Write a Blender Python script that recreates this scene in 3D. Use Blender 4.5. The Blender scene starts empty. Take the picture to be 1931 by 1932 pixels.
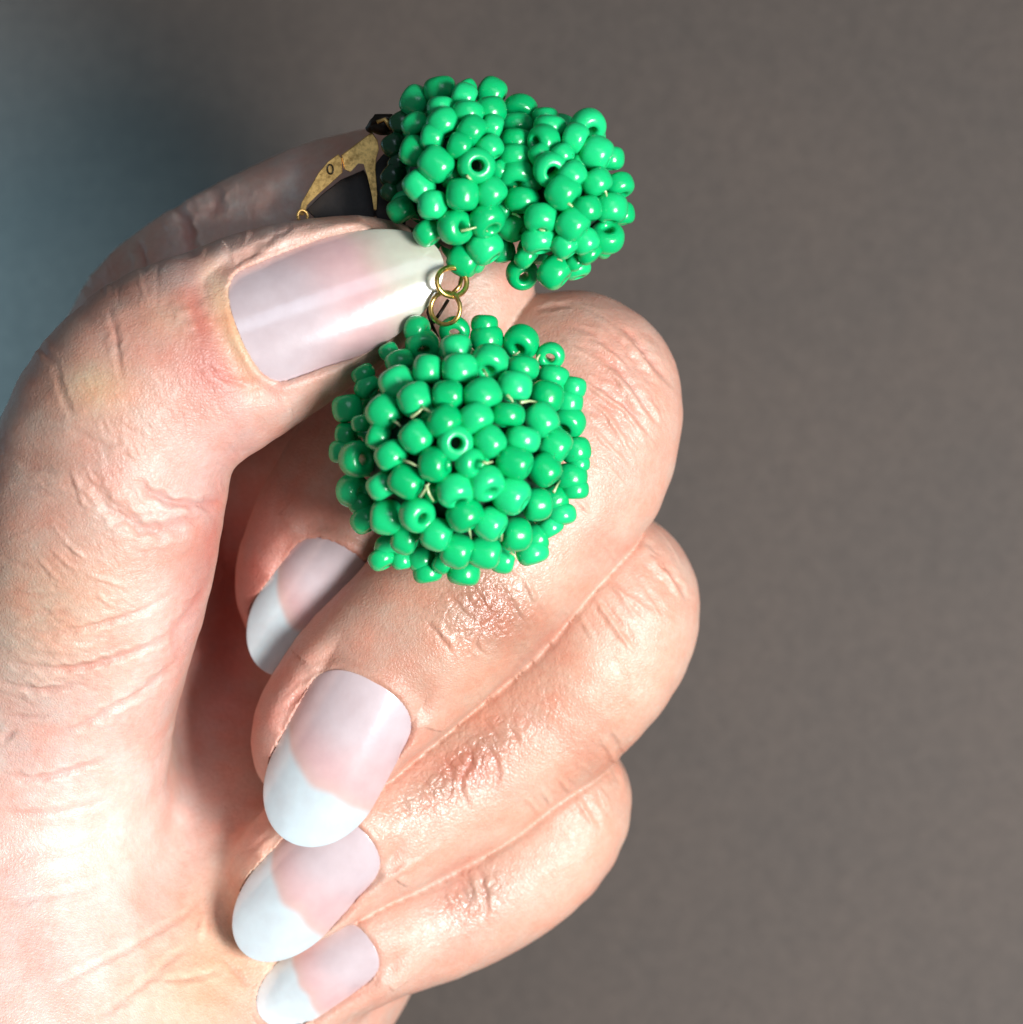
import bpy, math, random
import numpy as np
from mathutils import Vector, Matrix

random.seed(7)
rng = np.random.default_rng(7)
SC = bpy.context.scene
COL = SC.collection

# ------------------------------------------------------------------ units
# one modelling unit = S metres (about 0.047 mm); X right, Y away, Z up
S = 0.0915 / 1931.0
DP = 5500.0                       # camera distance in modelling units

def P(u, v, d=0.0):
    k = 1.0 + d / DP
    return np.array([(u - 965.5) * k, d, -(v - 966.0) * k])

def UV(p):
    k = 1.0 + p[:, 1] / DP
    return p[:, 0] / k + 965.5, 966.0 - p[:, 2] / k

# ------------------------------------------------------------------ camera, light, exposure
cam_d = bpy.data.cameras.new('camera')
cam = bpy.data.objects.new('camera', cam_d); COL.objects.link(cam)
cam.location = (0, -DP * S, 0)
cam.rotation_euler = (math.radians(90), 0, 0)
cam_d.sensor_width = 36
cam_d.lens = 36 * DP / 1931.0
cam_d.clip_start = 0.01; cam_d.clip_end = 10
cam_d.dof.use_dof = True
cam_d.dof.focus_distance = (DP - 20) * S
cam_d.dof.aperture_fstop = 26
SC.camera = cam

w = bpy.data.worlds.new('World'); SC.world = w; w.use_nodes = True
bg = w.node_tree.nodes['Background']
bg.inputs[0].default_value = (0.80, 0.88, 1.0, 1)
bg.inputs[1].default_value = 0.14

def area(name, loc, target, size, energy, color, spread=180):
    l = bpy.data.lights.new(name, 'AREA'); l.shape = 'RECTANGLE'
    l.size, l.size_y = size; l.energy = energy; l.color = color
    l.spread = math.radians(spread)
    o = bpy.data.objects.new(name, l); COL.objects.link(o)
    o.location = loc
    o.rotation_euler = (Vector(target) - Vector(loc)).to_track_quat('-Z', 'Y').to_euler()
    return o
area('window_light', (0.275, -0.40, -0.09), (0.075, 0.06, -0.06), (0.15, 0.18), 1.14, (0.99, 0.985, 0.995), 75)
area('upper_window_light', (0.10, -0.52, 0.20), (0.0, 0.0, -0.02), (0.30, 0.16), 0.36, (0.72, 0.85, 1.0))
sp = bpy.data.lights.new('cool_side_light', 'SPOT'); sp.energy = 120.0; sp.color = (0.40, 0.76, 1.0)  # added spot, aimed only at the wall's left strip to turn it blue
sp.spot_size = math.radians(9); sp.spot_blend = 0.6; sp.shadow_soft_size = 0.03
so = bpy.data.objects.new('cool_side_light', sp); COL.objects.link(so)
so.location = (-0.50, -0.28, 0.10)
so.rotation_euler = (Vector((-0.108, 0.06, 0.02)) - Vector(so.location)).to_track_quat('-Z', 'Y').to_euler()

SC.view_settings.view_transform = 'Standard'
SC.view_settings.look = 'None'
SC.view_settings.exposure = 0.0
SC.view_settings.gamma = 1.0

# ------------------------------------------------------------------ helpers
def srgb(r, g, b):
    f = lambda c: ((c / 255.0 + 0.055) / 1.055) ** 2.4 if c > 10 else c / 255.0 / 12.92
    return (f(r), f(g), f(b))

def link(name, me, mat=None, parent=None, smooth=True):
    o = bpy.data.objects.new(name, me); COL.objects.link(o)
    if mat is not None and len(me.materials) == 0: me.materials.append(mat)
    if parent is not None: o.parent = parent
    if smooth and len(me.polygons): me.polygons.foreach_set('use_smooth', np.ones(len(me.polygons), bool))
    return o

def mesh_np(name, v, quads=None, tris=None):
    me = bpy.data.meshes.new(name)
    faces = []
    if quads is not None and len(quads):
        n = len(quads)
        me.vertices.add(len(v)); me.vertices.foreach_set('co', np.asarray(v, np.float32).ravel())
        me.loops.add(4 * n); me.loops.foreach_set('vertex_index', np.asarray(quads, np.int32).ravel())
        me.polygons.add(n); me.polygons.foreach_set('loop_start', np.arange(0, 4 * n, 4, dtype=np.int32))
        me.update(calc_edges=True); me.validate()
    return me

def mesh_py(name, v, f):
    me = bpy.data.meshes.new(name)
    me.from_pydata([tuple(map(float, p)) for p in v], [], f); me.update()
    return me

def new_mat(name):
    m = bpy.data.materials.new(name); m.use_nodes = True
    nt = m.node_tree
    return m, nt, nt.nodes['Principled BSDF']

def N(nt, typ, **kw):
    n = nt.nodes.new(typ)
    for k, v in kw.items():
        if k in n.inputs.keys(): n.inputs[k].default_value = v
        else: setattr(n, k, v)
    return n

def geo_scaled(nt, sc=1000.0):
    tc = N(nt, 'ShaderNodeTexCoord')
    mp = N(nt, 'ShaderNodeVectorMath', operation='SCALE'); mp.inputs['Scale'].default_value = sc
    nt.links.new(tc.outputs['Object'], mp.inputs[0])
    return mp.outputs[0]                                # millimetres

# ------------------------------------------------------------------ materials
def mat_wall():
    m, nt, b = new_mat('grey_board')
    mm = geo_scaled(nt)
    n1 = N(nt, 'ShaderNodeTexNoise', Scale=0.05, Detail=5.0, Roughness=0.6)
    n2 = N(nt, 'ShaderNodeTexNoise', Scale=0.55, Detail=6.0, Roughness=0.65)
    n3 = N(nt, 'ShaderNodeTexNoise', Scale=2.6, Detail=2.0)
    for n in (n1, n2, n3): nt.links.new(mm, n.inputs['Vector'])
    r = N(nt, 'ShaderNodeValToRGB')
    r.color_ramp.elements[0].position = 0.3; r.color_ramp.elements[0].color = (0.058, 0.0475, 0.0405, 1)
    r.color_ramp.elements[1].position = 0.7; r.color_ramp.elements[1].color = (0.071, 0.0575, 0.0485, 1)
    nt.links.new(n2.outputs[0], r.inputs[0])
    mx = N(nt, 'ShaderNodeMix', data_type='RGBA', blend_type='MULTIPLY')
    mx.inputs[0].default_value = 1.0
    r2 = N(nt, 'ShaderNodeValToRGB')
    r2.color_ramp.elements[0].position = 0.33; r2.color_ramp.elements[0].color = (0.93, 0.95, 0.96, 1)
    r2.color_ramp.elements[1].position = 0.65; r2.color_ramp.elements[1].color = (1.05, 1.04, 1.03, 1)
    nt.links.new(n1.outputs[0], r2.inputs[0])
    nt.links.new(r.outputs[0], mx.inputs[6]); nt.links.new(r2.outputs[0], mx.inputs[7])
    # sparse dark specks
    r3 = N(nt, 'ShaderNodeValToRGB')
    r3.color_ramp.elements[0].position = 0.24; r3.color_ramp.elements[0].color = (0.62, 0.62, 0.64, 1)
    r3.color_ramp.elements[1].position = 0.33; r3.color_ramp.elements[1].color = (1, 1, 1, 1)
    nt.links.new(n3.outputs[0], r3.inputs[0])
    mx2 = N(nt, 'ShaderNodeMix', data_type='RGBA', blend_type='MULTIPLY'); mx2.inputs[0].default_value = 0.9
    nt.links.new(mx.outputs[2], mx2.inputs[6]); nt.links.new(r3.outputs[0], mx2.inputs[7])
    nt.links.new(mx2.outputs[2], b.inputs['Base Color'])
    b.inputs['Roughness'].default_value = 0.65
    b.inputs['Specular IOR Level'].default_value = 0.18
    bp = N(nt, 'ShaderNodeBump', Strength=0.25, Distance=0.0002)
    nt.links.new(n2.outputs[0], bp.inputs['Height']); nt.links.new(bp.outputs[0], b.inputs['Normal'])
    return m

def mat_skin():
    m, nt, b = new_mat('skin')
    L = nt.links.new
    mm = geo_scaled(nt)
    at = N(nt, 'ShaderNodeAttribute', attribute_name='pigment')
    wr = N(nt, 'ShaderNodeAttribute', attribute_name='wrinkle')
    sep = N(nt, 'ShaderNodeSeparateColor'); L(wr.outputs['Color'], sep.inputs[0])
    # blotchy pigment
    n1 = N(nt, 'ShaderNodeTexNoise', Scale=0.32, Detail=4.0, Roughness=0.6)
    n2 = N(nt, 'ShaderNodeTexNoise', Scale=1.7, Detail=4.0, Roughness=0.7)
    L(mm, n1.inputs['Vector']); L(mm, n2.inputs['Vector'])
    r1 = N(nt, 'ShaderNodeValToRGB')
    r1.color_ramp.elements[0].position = 0.32; r1.color_ramp.elements[0].color = (1.05, 0.86, 0.81, 1)
    r1.color_ramp.elements[1].position = 0.68; r1.color_ramp.elements[1].color = (0.97, 1.06, 1.08, 1)
    L(n1.outputs[0], r1.inputs[0])
    r2 = N(nt, 'ShaderNodeValToRGB')
    r2.color_ramp.elements[0].position = 0.3; r2.color_ramp.elements[0].color = (0.93, 0.88, 0.86, 1)
    r2.color_ramp.elements[1].position = 0.7; r2.color_ramp.elements[1].color = (1.04, 1.05, 1.05, 1)
    L(n2.outputs[0], r2.inputs[0])
    m1 = N(nt, 'ShaderNodeMix', data_type='RGBA', blend_type='MULTIPLY'); m1.inputs[0].default_value = 1
    m2 = N(nt, 'ShaderNodeMix', data_type='RGBA', blend_type='MULTIPLY'); m2.inputs[0].default_value = 1
    L(at.outputs['Color'], m1.inputs[6]); L(r1.outputs[0], m1.inputs[7])
    L(m1.outputs[2], m2.inputs[6]); L(r2.outputs[0], m2.inputs[7])
    L(m2.outputs[2], b.inputs['Base Color'])
    b.inputs['Subsurface Weight'].default_value = 0.2
    b.inputs['Subsurface Radius'].default_value = (1.0, 0.38, 0.22)
    b.inputs['Subsurface Scale'].default_value = 0.0012
    b.inputs['Specular IOR Level'].default_value = 0.55
    # roughness: shinier where the knuckle skin is worn smooth (wrinkle red channel)
    mr = N(nt, 'ShaderNodeMapRange'); mr.inputs['From Min'].default_value = 0; mr.inputs['From Max'].default_value = 1
    mr.inputs['To Min'].default_value = 0.43; mr.inputs['To Max'].default_value = 0.2
    L(sep.outputs[0], mr.inputs[0]); L(mr.outputs[0], b.inputs['Roughness'])
    # relief: warped coordinates
    wn = N(nt, 'ShaderNodeTexNoise', Scale=0.9, Detail=3.0); L(mm, wn.inputs['Vector'])
    wv = N(nt, 'ShaderNodeVectorMath', operation='MULTIPLY_ADD')
    L(wn.outputs['Color'], wv.inputs[0]); wv.inputs[1].default_value = (0.9, 0.9, 0.9); L(mm, wv.inputs[2])
    v1 = N(nt, 'ShaderNodeTexVoronoi', feature='DISTANCE_TO_EDGE', Scale=1.05); L(wv.outputs[0], v1.inputs['Vector'])
    c1 = N(nt, 'ShaderNodeMapRange'); c1.inputs['From Max'].default_value = 0.26
    c1.interpolation_type = 'SMOOTHSTEP'; L(v1.outputs[0], c1.inputs[0])
    v2 = N(nt, 'ShaderNodeTexVoronoi', feature='DISTANCE_TO_EDGE', Scale=3.1); L(wv.outputs[0], v2.inputs['Vector'])
    c2 = N(nt, 'ShaderNodeMapRange'); c2.inputs['From Max'].default_value = 0.3; L(v2.outputs[0], c2.inputs[0])
    n3 = N(nt, 'ShaderNodeTexNoise', Scale=2.2, Detail=5.0, Roughness=0.6); L(wv.outputs[0], n3.inputs['Vector'])
    k1 = N(nt, 'ShaderNodeMath', operation='MULTIPLY'); L(c1.outputs[0], k1.inputs[0]); L(sep.outputs[0], k1.inputs[1])
    k2 = N(nt, 'ShaderNodeMath', operation='MULTIPLY'); L(c2.outputs[0], k2.inputs[0]); L(sep.outputs[1], k2.inputs[1])
    k3 = N(nt, 'ShaderNodeMath', operation='MULTIPLY'); L(n3.outputs[0], k3.inputs[0]); k3.inputs[1].default_value = 0.5
    k1b = N(nt, 'ShaderNodeMath', operation='MULTIPLY'); L(k1.outputs[0], k1b.inputs[0]); k1b.inputs[1].default_value = 0.7
    k2b = N(nt, 'ShaderNodeMath', operation='MULTIPLY'); L(k2.outputs[0], k2b.inputs[0]); k2b.inputs[1].default_value = 0.30
    s1 = N(nt, 'ShaderNodeMath', operation='ADD'); L(k1b.outputs[0], s1.inputs[0]); L(k2b.outputs[0], s1.inputs[1])
    s2 = N(nt, 'ShaderNodeMath', operation='ADD'); L(s1.outputs[0], s2.inputs[0]); L(k3.outputs[0], s2.inputs[1])
    bp = N(nt, 'ShaderNodeBump', Strength=0.55, Distance=0.00016)
    L(s2.outputs[0], bp.inputs['Height']); L(bp.outputs[0], b.inputs['Normal'])
    return m

def mat_nail():
    m, nt, b = new_mat('nail_plate')
    L = nt.links.new
    at = N(nt, 'ShaderNodeAttribute', attribute_name='pigment')
    mm = geo_scaled(nt)
    n1 = N(nt, 'ShaderNodeTexNoise', Scale=0.5, Detail=4.0); L(mm, n1.inputs['Vector'])
    r1 = N(nt, 'ShaderNodeValToRGB')
    r1.color_ramp.elements[0].position = 0.3; r1.color_ramp.elements[0].color = (0.93, 0.9, 0.9, 1)
    r1.color_ramp.elements[1].position = 0.7; r1.color_ramp.elements[1].color = (1.03, 1.03, 1.03, 1)
    L(n1.outputs[0], r1.inputs[0])
    m1 = N(nt, 'ShaderNodeMix', data_type='RGBA', blend_type='MULTIPLY'); m1.inputs[0].default_value = 1
    L(at.outputs['Color'], m1.inputs[6]); L(r1.outputs[0], m1.inputs[7]); L(m1.outputs[2], b.inputs['Base Color'])
    b.inputs['Subsurface Weight'].default_value = 0.3
    b.inputs['Subsurface Radius'].default_value = (1.0, 0.6, 0.5)
    b.inputs['Subsurface Scale'].default_value = 0.0009
    b.inputs['Roughness'].default_value = 0.2
    b.inputs['Specular IOR Level'].default_value = 0.6
    b.inputs['Coat Weight'].default_value = 1.0
    b.inputs['Coat Roughness'].default_value = 0.14
    n2 = N(nt, 'ShaderNodeTexNoise', Scale=1.2, Detail=3.0); L(mm, n2.inputs['Vector'])
    bp = N(nt, 'ShaderNodeBump', Strength=0.2, Distance=0.00008)
    L(n2.outputs[0], bp.inputs['Height']); L(bp.outputs[0], b.inputs['Normal'])
    return m

def mat_bead(name, c0, c1):
    m, nt, b = new_mat(name)
    L = nt.links.new
    oi = N(nt, 'ShaderNodeObjectInfo')
    r = N(nt, 'ShaderNodeValToRGB')
    r.color_ramp.elements[0].color = (*c0, 1); r.color_ramp.elements[1].color = (*c1, 1)
    L(oi.outputs['Random'], r.inputs[0]); L(r.outputs[0], b.inputs['Base Color'])
    b.inputs['Roughness'].default_value = 0.24
    b.inputs['Specular IOR Level'].default_value = 0.6
    b.inputs['Subsurface Weight'].default_value = 0.25
    b.inputs['Subsurface Radius'].default_value = (0.2, 1.0, 0.5)
    b.inputs['Subsurface Scale'].default_value = 0.0006
    mm = geo_scaled(nt)
    n = N(nt, 'ShaderNodeTexNoise', Scale=1.6, Detail=2.0); L(mm, n.inputs['Vector'])
    bp = N(nt, 'ShaderNodeBump', Strength=0.25, Distance=0.00012)
    L(n.outputs[0], bp.inputs['Height']); L(bp.outputs[0], b.inputs['Normal'])
    return m

def mat_metal(name, c, rough, metallic=1.0):
    m, nt, b = new_mat(name)
    L = nt.links.new
    mm = geo_scaled(nt)
    n = N(nt, 'ShaderNodeTexNoise', Scale=1.8, Detail=5.0, Roughness=0.7); L(mm, n.inputs['Vector'])
    r = N(nt, 'ShaderNodeValToRGB')
    r.color_ramp.elements[0].position = 0.34; r.color_ramp.elements[0].color = (c[0] * .45, c[1] * .4, c[2] * .35, 1)
    r.color_ramp.elements[1].position = 0.56; r.color_ramp.elements[1].color = (*c, 1)
    L(n.outputs[0], r.inputs[0]); L(r.outputs[0], b.inputs['Base Color'])
    b.inputs['Metallic'].default_value = metallic
    b.inputs['Roughness'].default_value = rough
    bp = N(nt, 'ShaderNodeBump', Strength=0.3, Distance=0.00006)
    L(n.outputs[0], bp.inputs['Height']); L(bp.outputs[0], b.inputs['Normal'])
    return m

def mat_thread():
    m, nt, b = new_mat('nylon_thread')
    b.inputs['Base Color'].default_value = (0.62, 0.72, 0.36, 1)
    b.inputs['Roughness'].default_value = 0.25
    b.inputs['Specular IOR Level'].default_value = 0.8
    b.inputs['Transmission Weight'].default_value = 0.25
    return m

M_WALL = mat_wall(); M_SKIN = mat_skin(); M_NAIL = mat_nail()
M_BEAD = mat_bead('green_glass', (0.000, 0.41, 0.120), (0.012, 0.58, 0.200))
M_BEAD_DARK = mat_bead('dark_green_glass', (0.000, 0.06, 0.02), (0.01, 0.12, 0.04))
M_CORE = mat_metal('green_lining', (0.004, 0.05, 0.022), 0.6, 0.0)
M_BRASS = mat_metal('brass', (0.95, 0.62, 0.22), 0.46, 0.85)
M_GOLD = mat_metal('gold_wire', (0.95, 0.64, 0.2), 0.3)
M_TARNISH = mat_metal('tarnished_metal', (0.035, 0.026, 0.018), 0.35, 0.7)
M_THREAD = mat_thread()
M_DARK = mat_metal('dark_clip_shaded', (0.016, 0.010, 0.008), 0.5, 0.0)  # dark clip metal, blackened to paint the shade inside the open clip

# ------------------------------------------------------------------ background board
def build_wall():
    n = 60
    us = np.linspace(-9000, 9000, n); vs = np.linspace(-9000, 9000, n)
    v = []; f = []
    for i, a in enumerate(vs):
        for j, b in enumerate(us):
            v.append((b * S, 1260 * S, -a * S))
    for i in range(n - 1):
        for j in range(n - 1):
            q = i * n + j; f.append((q, q + 1, q + n + 1, q + n))
    o = link('wall', mesh_py('wall', v, f), M_WALL)
    o['kind'] = 'structure'
build_wall()

# ------------------------------------------------------------------ hand: implicit field
# spine points: (u, v, depth, radius)
SPINES = {
    'index': dict(flat=0.90, pts=[(250, 760, 640, 150), (285, 612, 520, 142), (420, 515, 430, 150), (600, 425, 385, 150),
                                  (760, 395, 350, 158), (845, 440, 320, 160), (850, 600, 290, 148), (775, 760, 300, 150),
                                  (690, 890, 330, 152), (625, 1000, 350, 150), (585, 1090, 362, 140), (572, 1125, 370, 122)]),
    'middle': dict(flat=0.92, pts=[(430, 960, 800, 200), (760, 830, 560, 185), (1000, 755, 360, 190), (1092, 752, 290, 193),
                                   (1075, 880, 250, 184), (985, 1000, 228, 176), (885, 1115, 215, 177), (780, 1215, 212, 168),
                                   (690, 1300, 212, 160), (628, 1370, 215, 148), (606, 1400, 222, 134)]),
    'ring': dict(flat=0.92, pts=[(450, 1300, 850, 200), (800, 1240, 600, 180), (1060, 1150, 440, 180), (1140, 1140, 380, 182),
                                 (1112, 1242, 356, 170), (1018, 1346, 362, 161), (900, 1441, 356, 160), (775, 1520, 325, 152),
                                 (660, 1580, 285, 146), (580, 1640, 282, 134), (560, 1664, 286, 122)]),
    'pinky': dict(flat=0.92, pts=[(520, 1640, 800, 180), (800, 1600, 620, 160), (980, 1520, 510, 150), (1044, 1508, 450, 148),
                                  (1018, 1592, 428, 139), (935, 1660, 412, 133), (855, 1707, 396, 131), (763, 1748, 362, 124),
                                  (680, 1790, 325, 116), (625, 1826, 322, 100), (612, 1836, 324, 92)]),
    'thumb': dict(flat=0.93, pts=[(20, 1540, 360, 285), (92, 1310, 210, 240), (155, 1120, 90, 230), (192, 960, 30, 226),
                                  (228, 820, 0, 214), (300, 725, -10, 205), (430, 655, -10, 190), (545, 600, -5, 172),
                                  (640, 560, 5, 150), (700, 535, 20, 120), (725, 523, 30, 102)]),
}
# palm masses (u, v, depth, ru, rv, rd) as ellipsoids or capsules (tuple of two ends)
PALM_CAPS = [
    ((20, 1540, 360, 285), (0, 2020, 340, 410)),
    ((300, 2080, 420, 330), (500, 1735, 600, 285)),
    ((495, 1720, 620, 285), (470, 1300, 860, 240)),
    ((470, 1300, 860, 240), (330, 900, 850, 240)),
    ((330, 900, 850, 220), (260, 760, 660, 150)),
    ((160, 1720, 720, 320), (150, 1150, 640, 230)),
    ((150, 1150, 620, 240), (240, 780, 540, 140)),
    ((150, 1020, 360, 180), (250, 790, 330, 120)),
    ((0, 2020, 340, 410), (300, 2300, 450, 380)),
    ((300, 2300, 450, 380), (400, 2060, 560, 250)),
]

def catmull(pts, n=6):
    a = np.array(pts, float)
    a = np.vstack([2 * a[0] - a[1], a, 2 * a[-1] - a[-2]])
    out = []
    for i in range(1, len(a) - 2):
        p0, p1, p2, p3 = a[i - 1:i + 3]
        for t in np.arange(n) / n:
            out.append(0.5 * ((2 * p1) + (-p0 + p2) * t + (2 * p0 - 5 * p1 + 4 * p2 - p3) * t * t + (-p0 + 3 * p1 - 3 * p2 + p3) * t ** 3))
    out.append(a[-2])
    return np.array(out)

def to3(q):
    k = 1 + q[2] / DP
    return np.append(P(q[0], q[1], q[2]), q[3] * k)

for nm, sp in SPINES.items():
    sp['s3'] = np.array([to3(q) for q in catmull(sp['pts'], 3)])

STEP = 7.0
lo = np.array([-1500.0, -330.0, -1330.0]); hi = np.array([520.0, 1200.0, 830.0])
dims = np.ceil((hi - lo) / STEP).astype(int) + 1
AX = [lo[i] + STEP * np.arange(dims[i], dtype=np.float32) for i in range(3)]
BIG = 140.0

def seg_field(F, a, b, flat=1.0, margin=90.0):
    r = max(a[3], b[3])
    mn = np.minimum(a[:3], b[:3]) - r - margin; mx = np.maximum(a[:3], b[:3]) + r + margin
    i0 = np.clip(np.floor((mn - lo) / STEP).astype(int), 0, dims); i1 = np.clip(np.ceil((mx - lo) / STEP).astype(int) + 1, 0, dims)
    if np.any(i1 <= i0): return
    x = AX[0][i0[0]:i1[0], None, None]; y = AX[1][None, i0[1]:i1[1], None]; z = AX[2][None, None, i0[2]:i1[2]]
    d = (b - a)[:3].astype(np.float32); L2 = float(d @ d) + 1e-6
    px, py, pz = x - np.float32(a[0]), y - np.float32(a[1]), z - np.float32(a[2])
    t = np.clip((px * d[0] + py * d[1] + pz * d[2]) / L2, 0, 1)
    rr = np.float32(a[3]) + t * np.float32(b[3] - a[3])
    qx, qy, qz = px - t * d[0], py - t * d[1], pz - t * d[2]
    q2 = qx * qx + (qy / flat) ** 2 + qz * qz
    val = np.sqrt(q2) - rr
    sl = F[i0[0]:i1[0], i0[1]:i1[1], i0[2]:i1[2]]
    np.minimum(sl, val, out=sl)

def smin(a, b, k):
    h = np.clip(k - np.abs(a - b), 0, None) / k
    return np.minimum(a, b) - h * h * k * 0.25

def smin_seg(F, a, b, flat, k):
    G = np.full(F.shape, BIG, np.float32); seg_field(G, a, b, flat)
    return smin(F, G, k)

def build_field():
    palm = np.full(dims, BIG, np.float32)
    for a, b in PALM_CAPS:
        G = np.full(dims, BIG, np.float32)
        seg_field(G, to3(a), to3(b), 1.0, 140)
        palm = smin(palm, G, 110.0)
    out = np.full(dims, BIG, np.float32)
    for nm, sp in SPINES.items():
        F = np.full(dims, BIG, np.float32)
        s = sp['s3']
        for i in range(len(s) - 1): seg_field(F, s[i], s[i + 1], sp['flat'], 100)
        out = smin(out, smin(F, palm, 95.0 if nm == 'thumb' else 60.0), 7.0)
    return out

def surface_nets(F):
    sg = F < 0
    nx, ny, nz = F.shape
    c = np.zeros((nx - 1, ny - 1, nz - 1), np.int8)
    for i in (0, 1):
        for j in (0, 1):
            for k in (0, 1):
                c += sg[i:nx - 1 + i, j:ny - 1 + j, k:nz - 1 + k]
    act = (c > 0) & (c < 8)
    I, J, K = np.nonzero(act)
    idx = np.full(act.shape, -1, np.int32); idx[I, J, K] = np.arange(len(I))
    acc = np.zeros((len(I), 3)); cnt = np.zeros(len(I))
    cor = [(i, j, k) for i in (0, 1) for j in (0, 1) for k in (0, 1)]
    vals = {q: F[I + q[0], J + q[1], K + q[2]] for q in cor}
    for q in cor:
        for ax in range(3):
            if q[ax] == 0:
                r = list(q); r[ax] = 1; r = tuple(r)
                a, b = vals[q], vals[r]
                m = (a < 0) != (b < 0)
                t = np.where(m, a / np.where(m, a - b, 1), 0)
                pos = np.array(q, float)[None, :].repeat(len(I), 0); pos[:, ax] += t
                acc[m] += pos[m]; cnt[m] += 1
    v = lo + STEP * (np.stack([I, J, K], 1) + acc / cnt[:, None])
    quads = []
    for ax in range(3):
        o1, o2 = [(1, 2), (2, 0), (0, 1)][ax]
        sl0 = [slice(None)] * 3; sl1 = [slice(None)] * 3
        sl0[ax] = slice(0, -1); sl1[ax] = slice(1, None)
        a = sg[tuple(sl0)]; b = sg[tuple(sl1)]
        e = np.stack(np.nonzero(a != b), 1)
        ok = (e[:, o1] > 0) & (e[:, o2] > 0) & (e[:, o1] < act.shape[o1]) & (e[:, o2] < act.shape[o2])
        e = e[ok]
        ins = a[tuple(e.T)]
        def g(d1, d2):
            w_ = e.copy(); w_[:, o1] += d1; w_[:, o2] += d2
            return idx[tuple(w_.T)]
        q = np.stack([g(-1, -1), g(0, -1), g(0, 0), g(-1, 0)], 1)
        q[~ins] = q[~ins][:, ::-1]
        quads.append(q)
    q = np.vstack(quads); q = q[(q >= 0).all(1)]
    return v, q

# ------------------------------------------------------------------ nails
# base centre, tip centre (u,v,d), half width, arch factor, normal lean, smile line (centre, left shift, right shift)
NAILS = {
    'thumb': dict(B=(450, 625, -166), T=(834, 482, -112), W=116, R=1.45, N=(0.05, -1, 0.10), smile=(0.70, .06, .02), p0=.16, pt=.42, pe=2.6),
    'middle': dict(B=(706, 1286, 58), T=(545, 1588, 74), W=110, R=1.25, N=(-0.02, -1, 0.03), smile=(.64, .26, -.02), p0=.22, pt=.62, pe=2.4),
    'ring': dict(B=(678, 1560, 146), T=(460, 1798, 158), W=94, R=1.25, N=(0.02, -1, 0.05), smile=(.60, .20, -.03), p0=.22, pt=.60, pe=2.4),
    'pinky': dict(B=(700, 1774, 218), T=(492, 1918, 228), W=68, R=1.25, N=(0.0, -1, 0.05), smile=(.60, .10, -.04), p0=.22, pt=.62, pe=2.3),
    'index': dict(B=(662, 1038, 212), T=(498, 1266, 248), W=92, R=1.25, N=(0.22, -1, 0.0), smile=(.62, .30, 0.0), p0=.25, pt=.60, pe=2.3),
}
def nail_frame(n):
    B, T = P(*n['B']), P(*n['T'])
    A = T - B; L = np.linalg.norm(A); A /= L
    Nn = np.array(n['N'], float); Nn -= A * (Nn @ A); Nn /= np.linalg.norm(Nn)
    Sd = np.cross(A, Nn); Sd /= np.linalg.norm(Sd)
    n.update(b3=B, A=A, L=L, Nn=Nn, Sd=Sd, Rr=n['W'] * n['R'])
for n in NAILS.values(): nail_frame(n)

def nail_w(n, a):
    a = np.asarray(a, float)
    p0, pt, pe = n['p0'], n['pt'], n['pe']
    w1 = np.where(a < p0, (1 - np.clip((p0 - a) / p0, 0, 1) ** pe) ** (1 / pe), 1.0)
    w2 = np.where(a > pt, (1 - np.clip((a - pt) / (1 - pt), 0, 1) ** 2.1) ** (1 / 2.1), 1.0)
    return n['W'] * np.minimum(w1, w2) * (0.96 + 0.04 * np.sin(np.clip(a, 0, 1) * 3.1))

def nail_h(n, a, b):        # height along normal of the plate surface
    R = n['Rr']
    bb = np.clip(np.abs(b), 0, R * 0.985)
    h = np.sqrt(R * R - bb * bb) - R
    return h - 0.03 * n['L'] * (np.asarray(a) - 0.35) ** 2 * 2.2 + 0.02 * n['L']

def nail_local(n, p):
    q = p - n['b3']
    return (q @ n['A']) / n['L'], q @ n['Sd'], q @ n['Nn']

def nail_sd(n, a, b):       # approximate signed distance to the plate outline
    ss = np.linspace(0, 1, 61)
    ang = ss
    wv = nail_w(n, ss)
    out = np.vstack([np.stack([ss * n['L'], wv], 1), np.stack([ss[::-1] * n['L'], -wv[::-1]], 1)])
    x = a * n['L']
    dmin = np.full(len(a), 1e9)
    for i in range(len(out)):
        p0 = out[i - 1]; d = out[i] - p0; L2 = d @ d + 1e-9
        t = np.clip(((x - p0[0]) * d[0] + (b - p0[1]) * d[1]) / L2, 0, 1)
        dmin = np.minimum(dmin, np.hypot(x - p0[0] - t * d[0], b - p0[1] - t * d[1]))
    ins = (a > 0) & (a < 1) & (np.abs(b) < nail_w(n, a))
    return np.where(ins, -dmin, dmin)

def smile_a(n, t):
    c, l, r = n['smile']; c = c + .02; l = l * .85
    left = np.clip(-t * n['sgn'], 0, 1); right = np.clip(t * n['sgn'], 0, 1)
    return c - l * left ** 2.1 - r * right ** 2.0
for n in NAILS.values(): n['sgn'] = 1.0 if n['Sd'][0] > 0 else -1.0

def ss01(x): x = np.clip(x, 0, 1); return x * x * (3 - 2 * x)

# ------------------------------------------------------------------ sculpted creases (from the look of the real hand)
def Z(ox, oy, sc, pts): return [((ox + x * sc) / 1.0078, (oy + y * sc) / 1.0078) for x, y in pts]
z6 = lambda *p: Z(950, 500, .3106, p)
z4 = lambda *p: Z(400, 950, .5159, p)
z3 = lambda *p: Z(0, 220, .4661, p)
z5 = lambda *p: Z(0, 900, .542, p)
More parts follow.
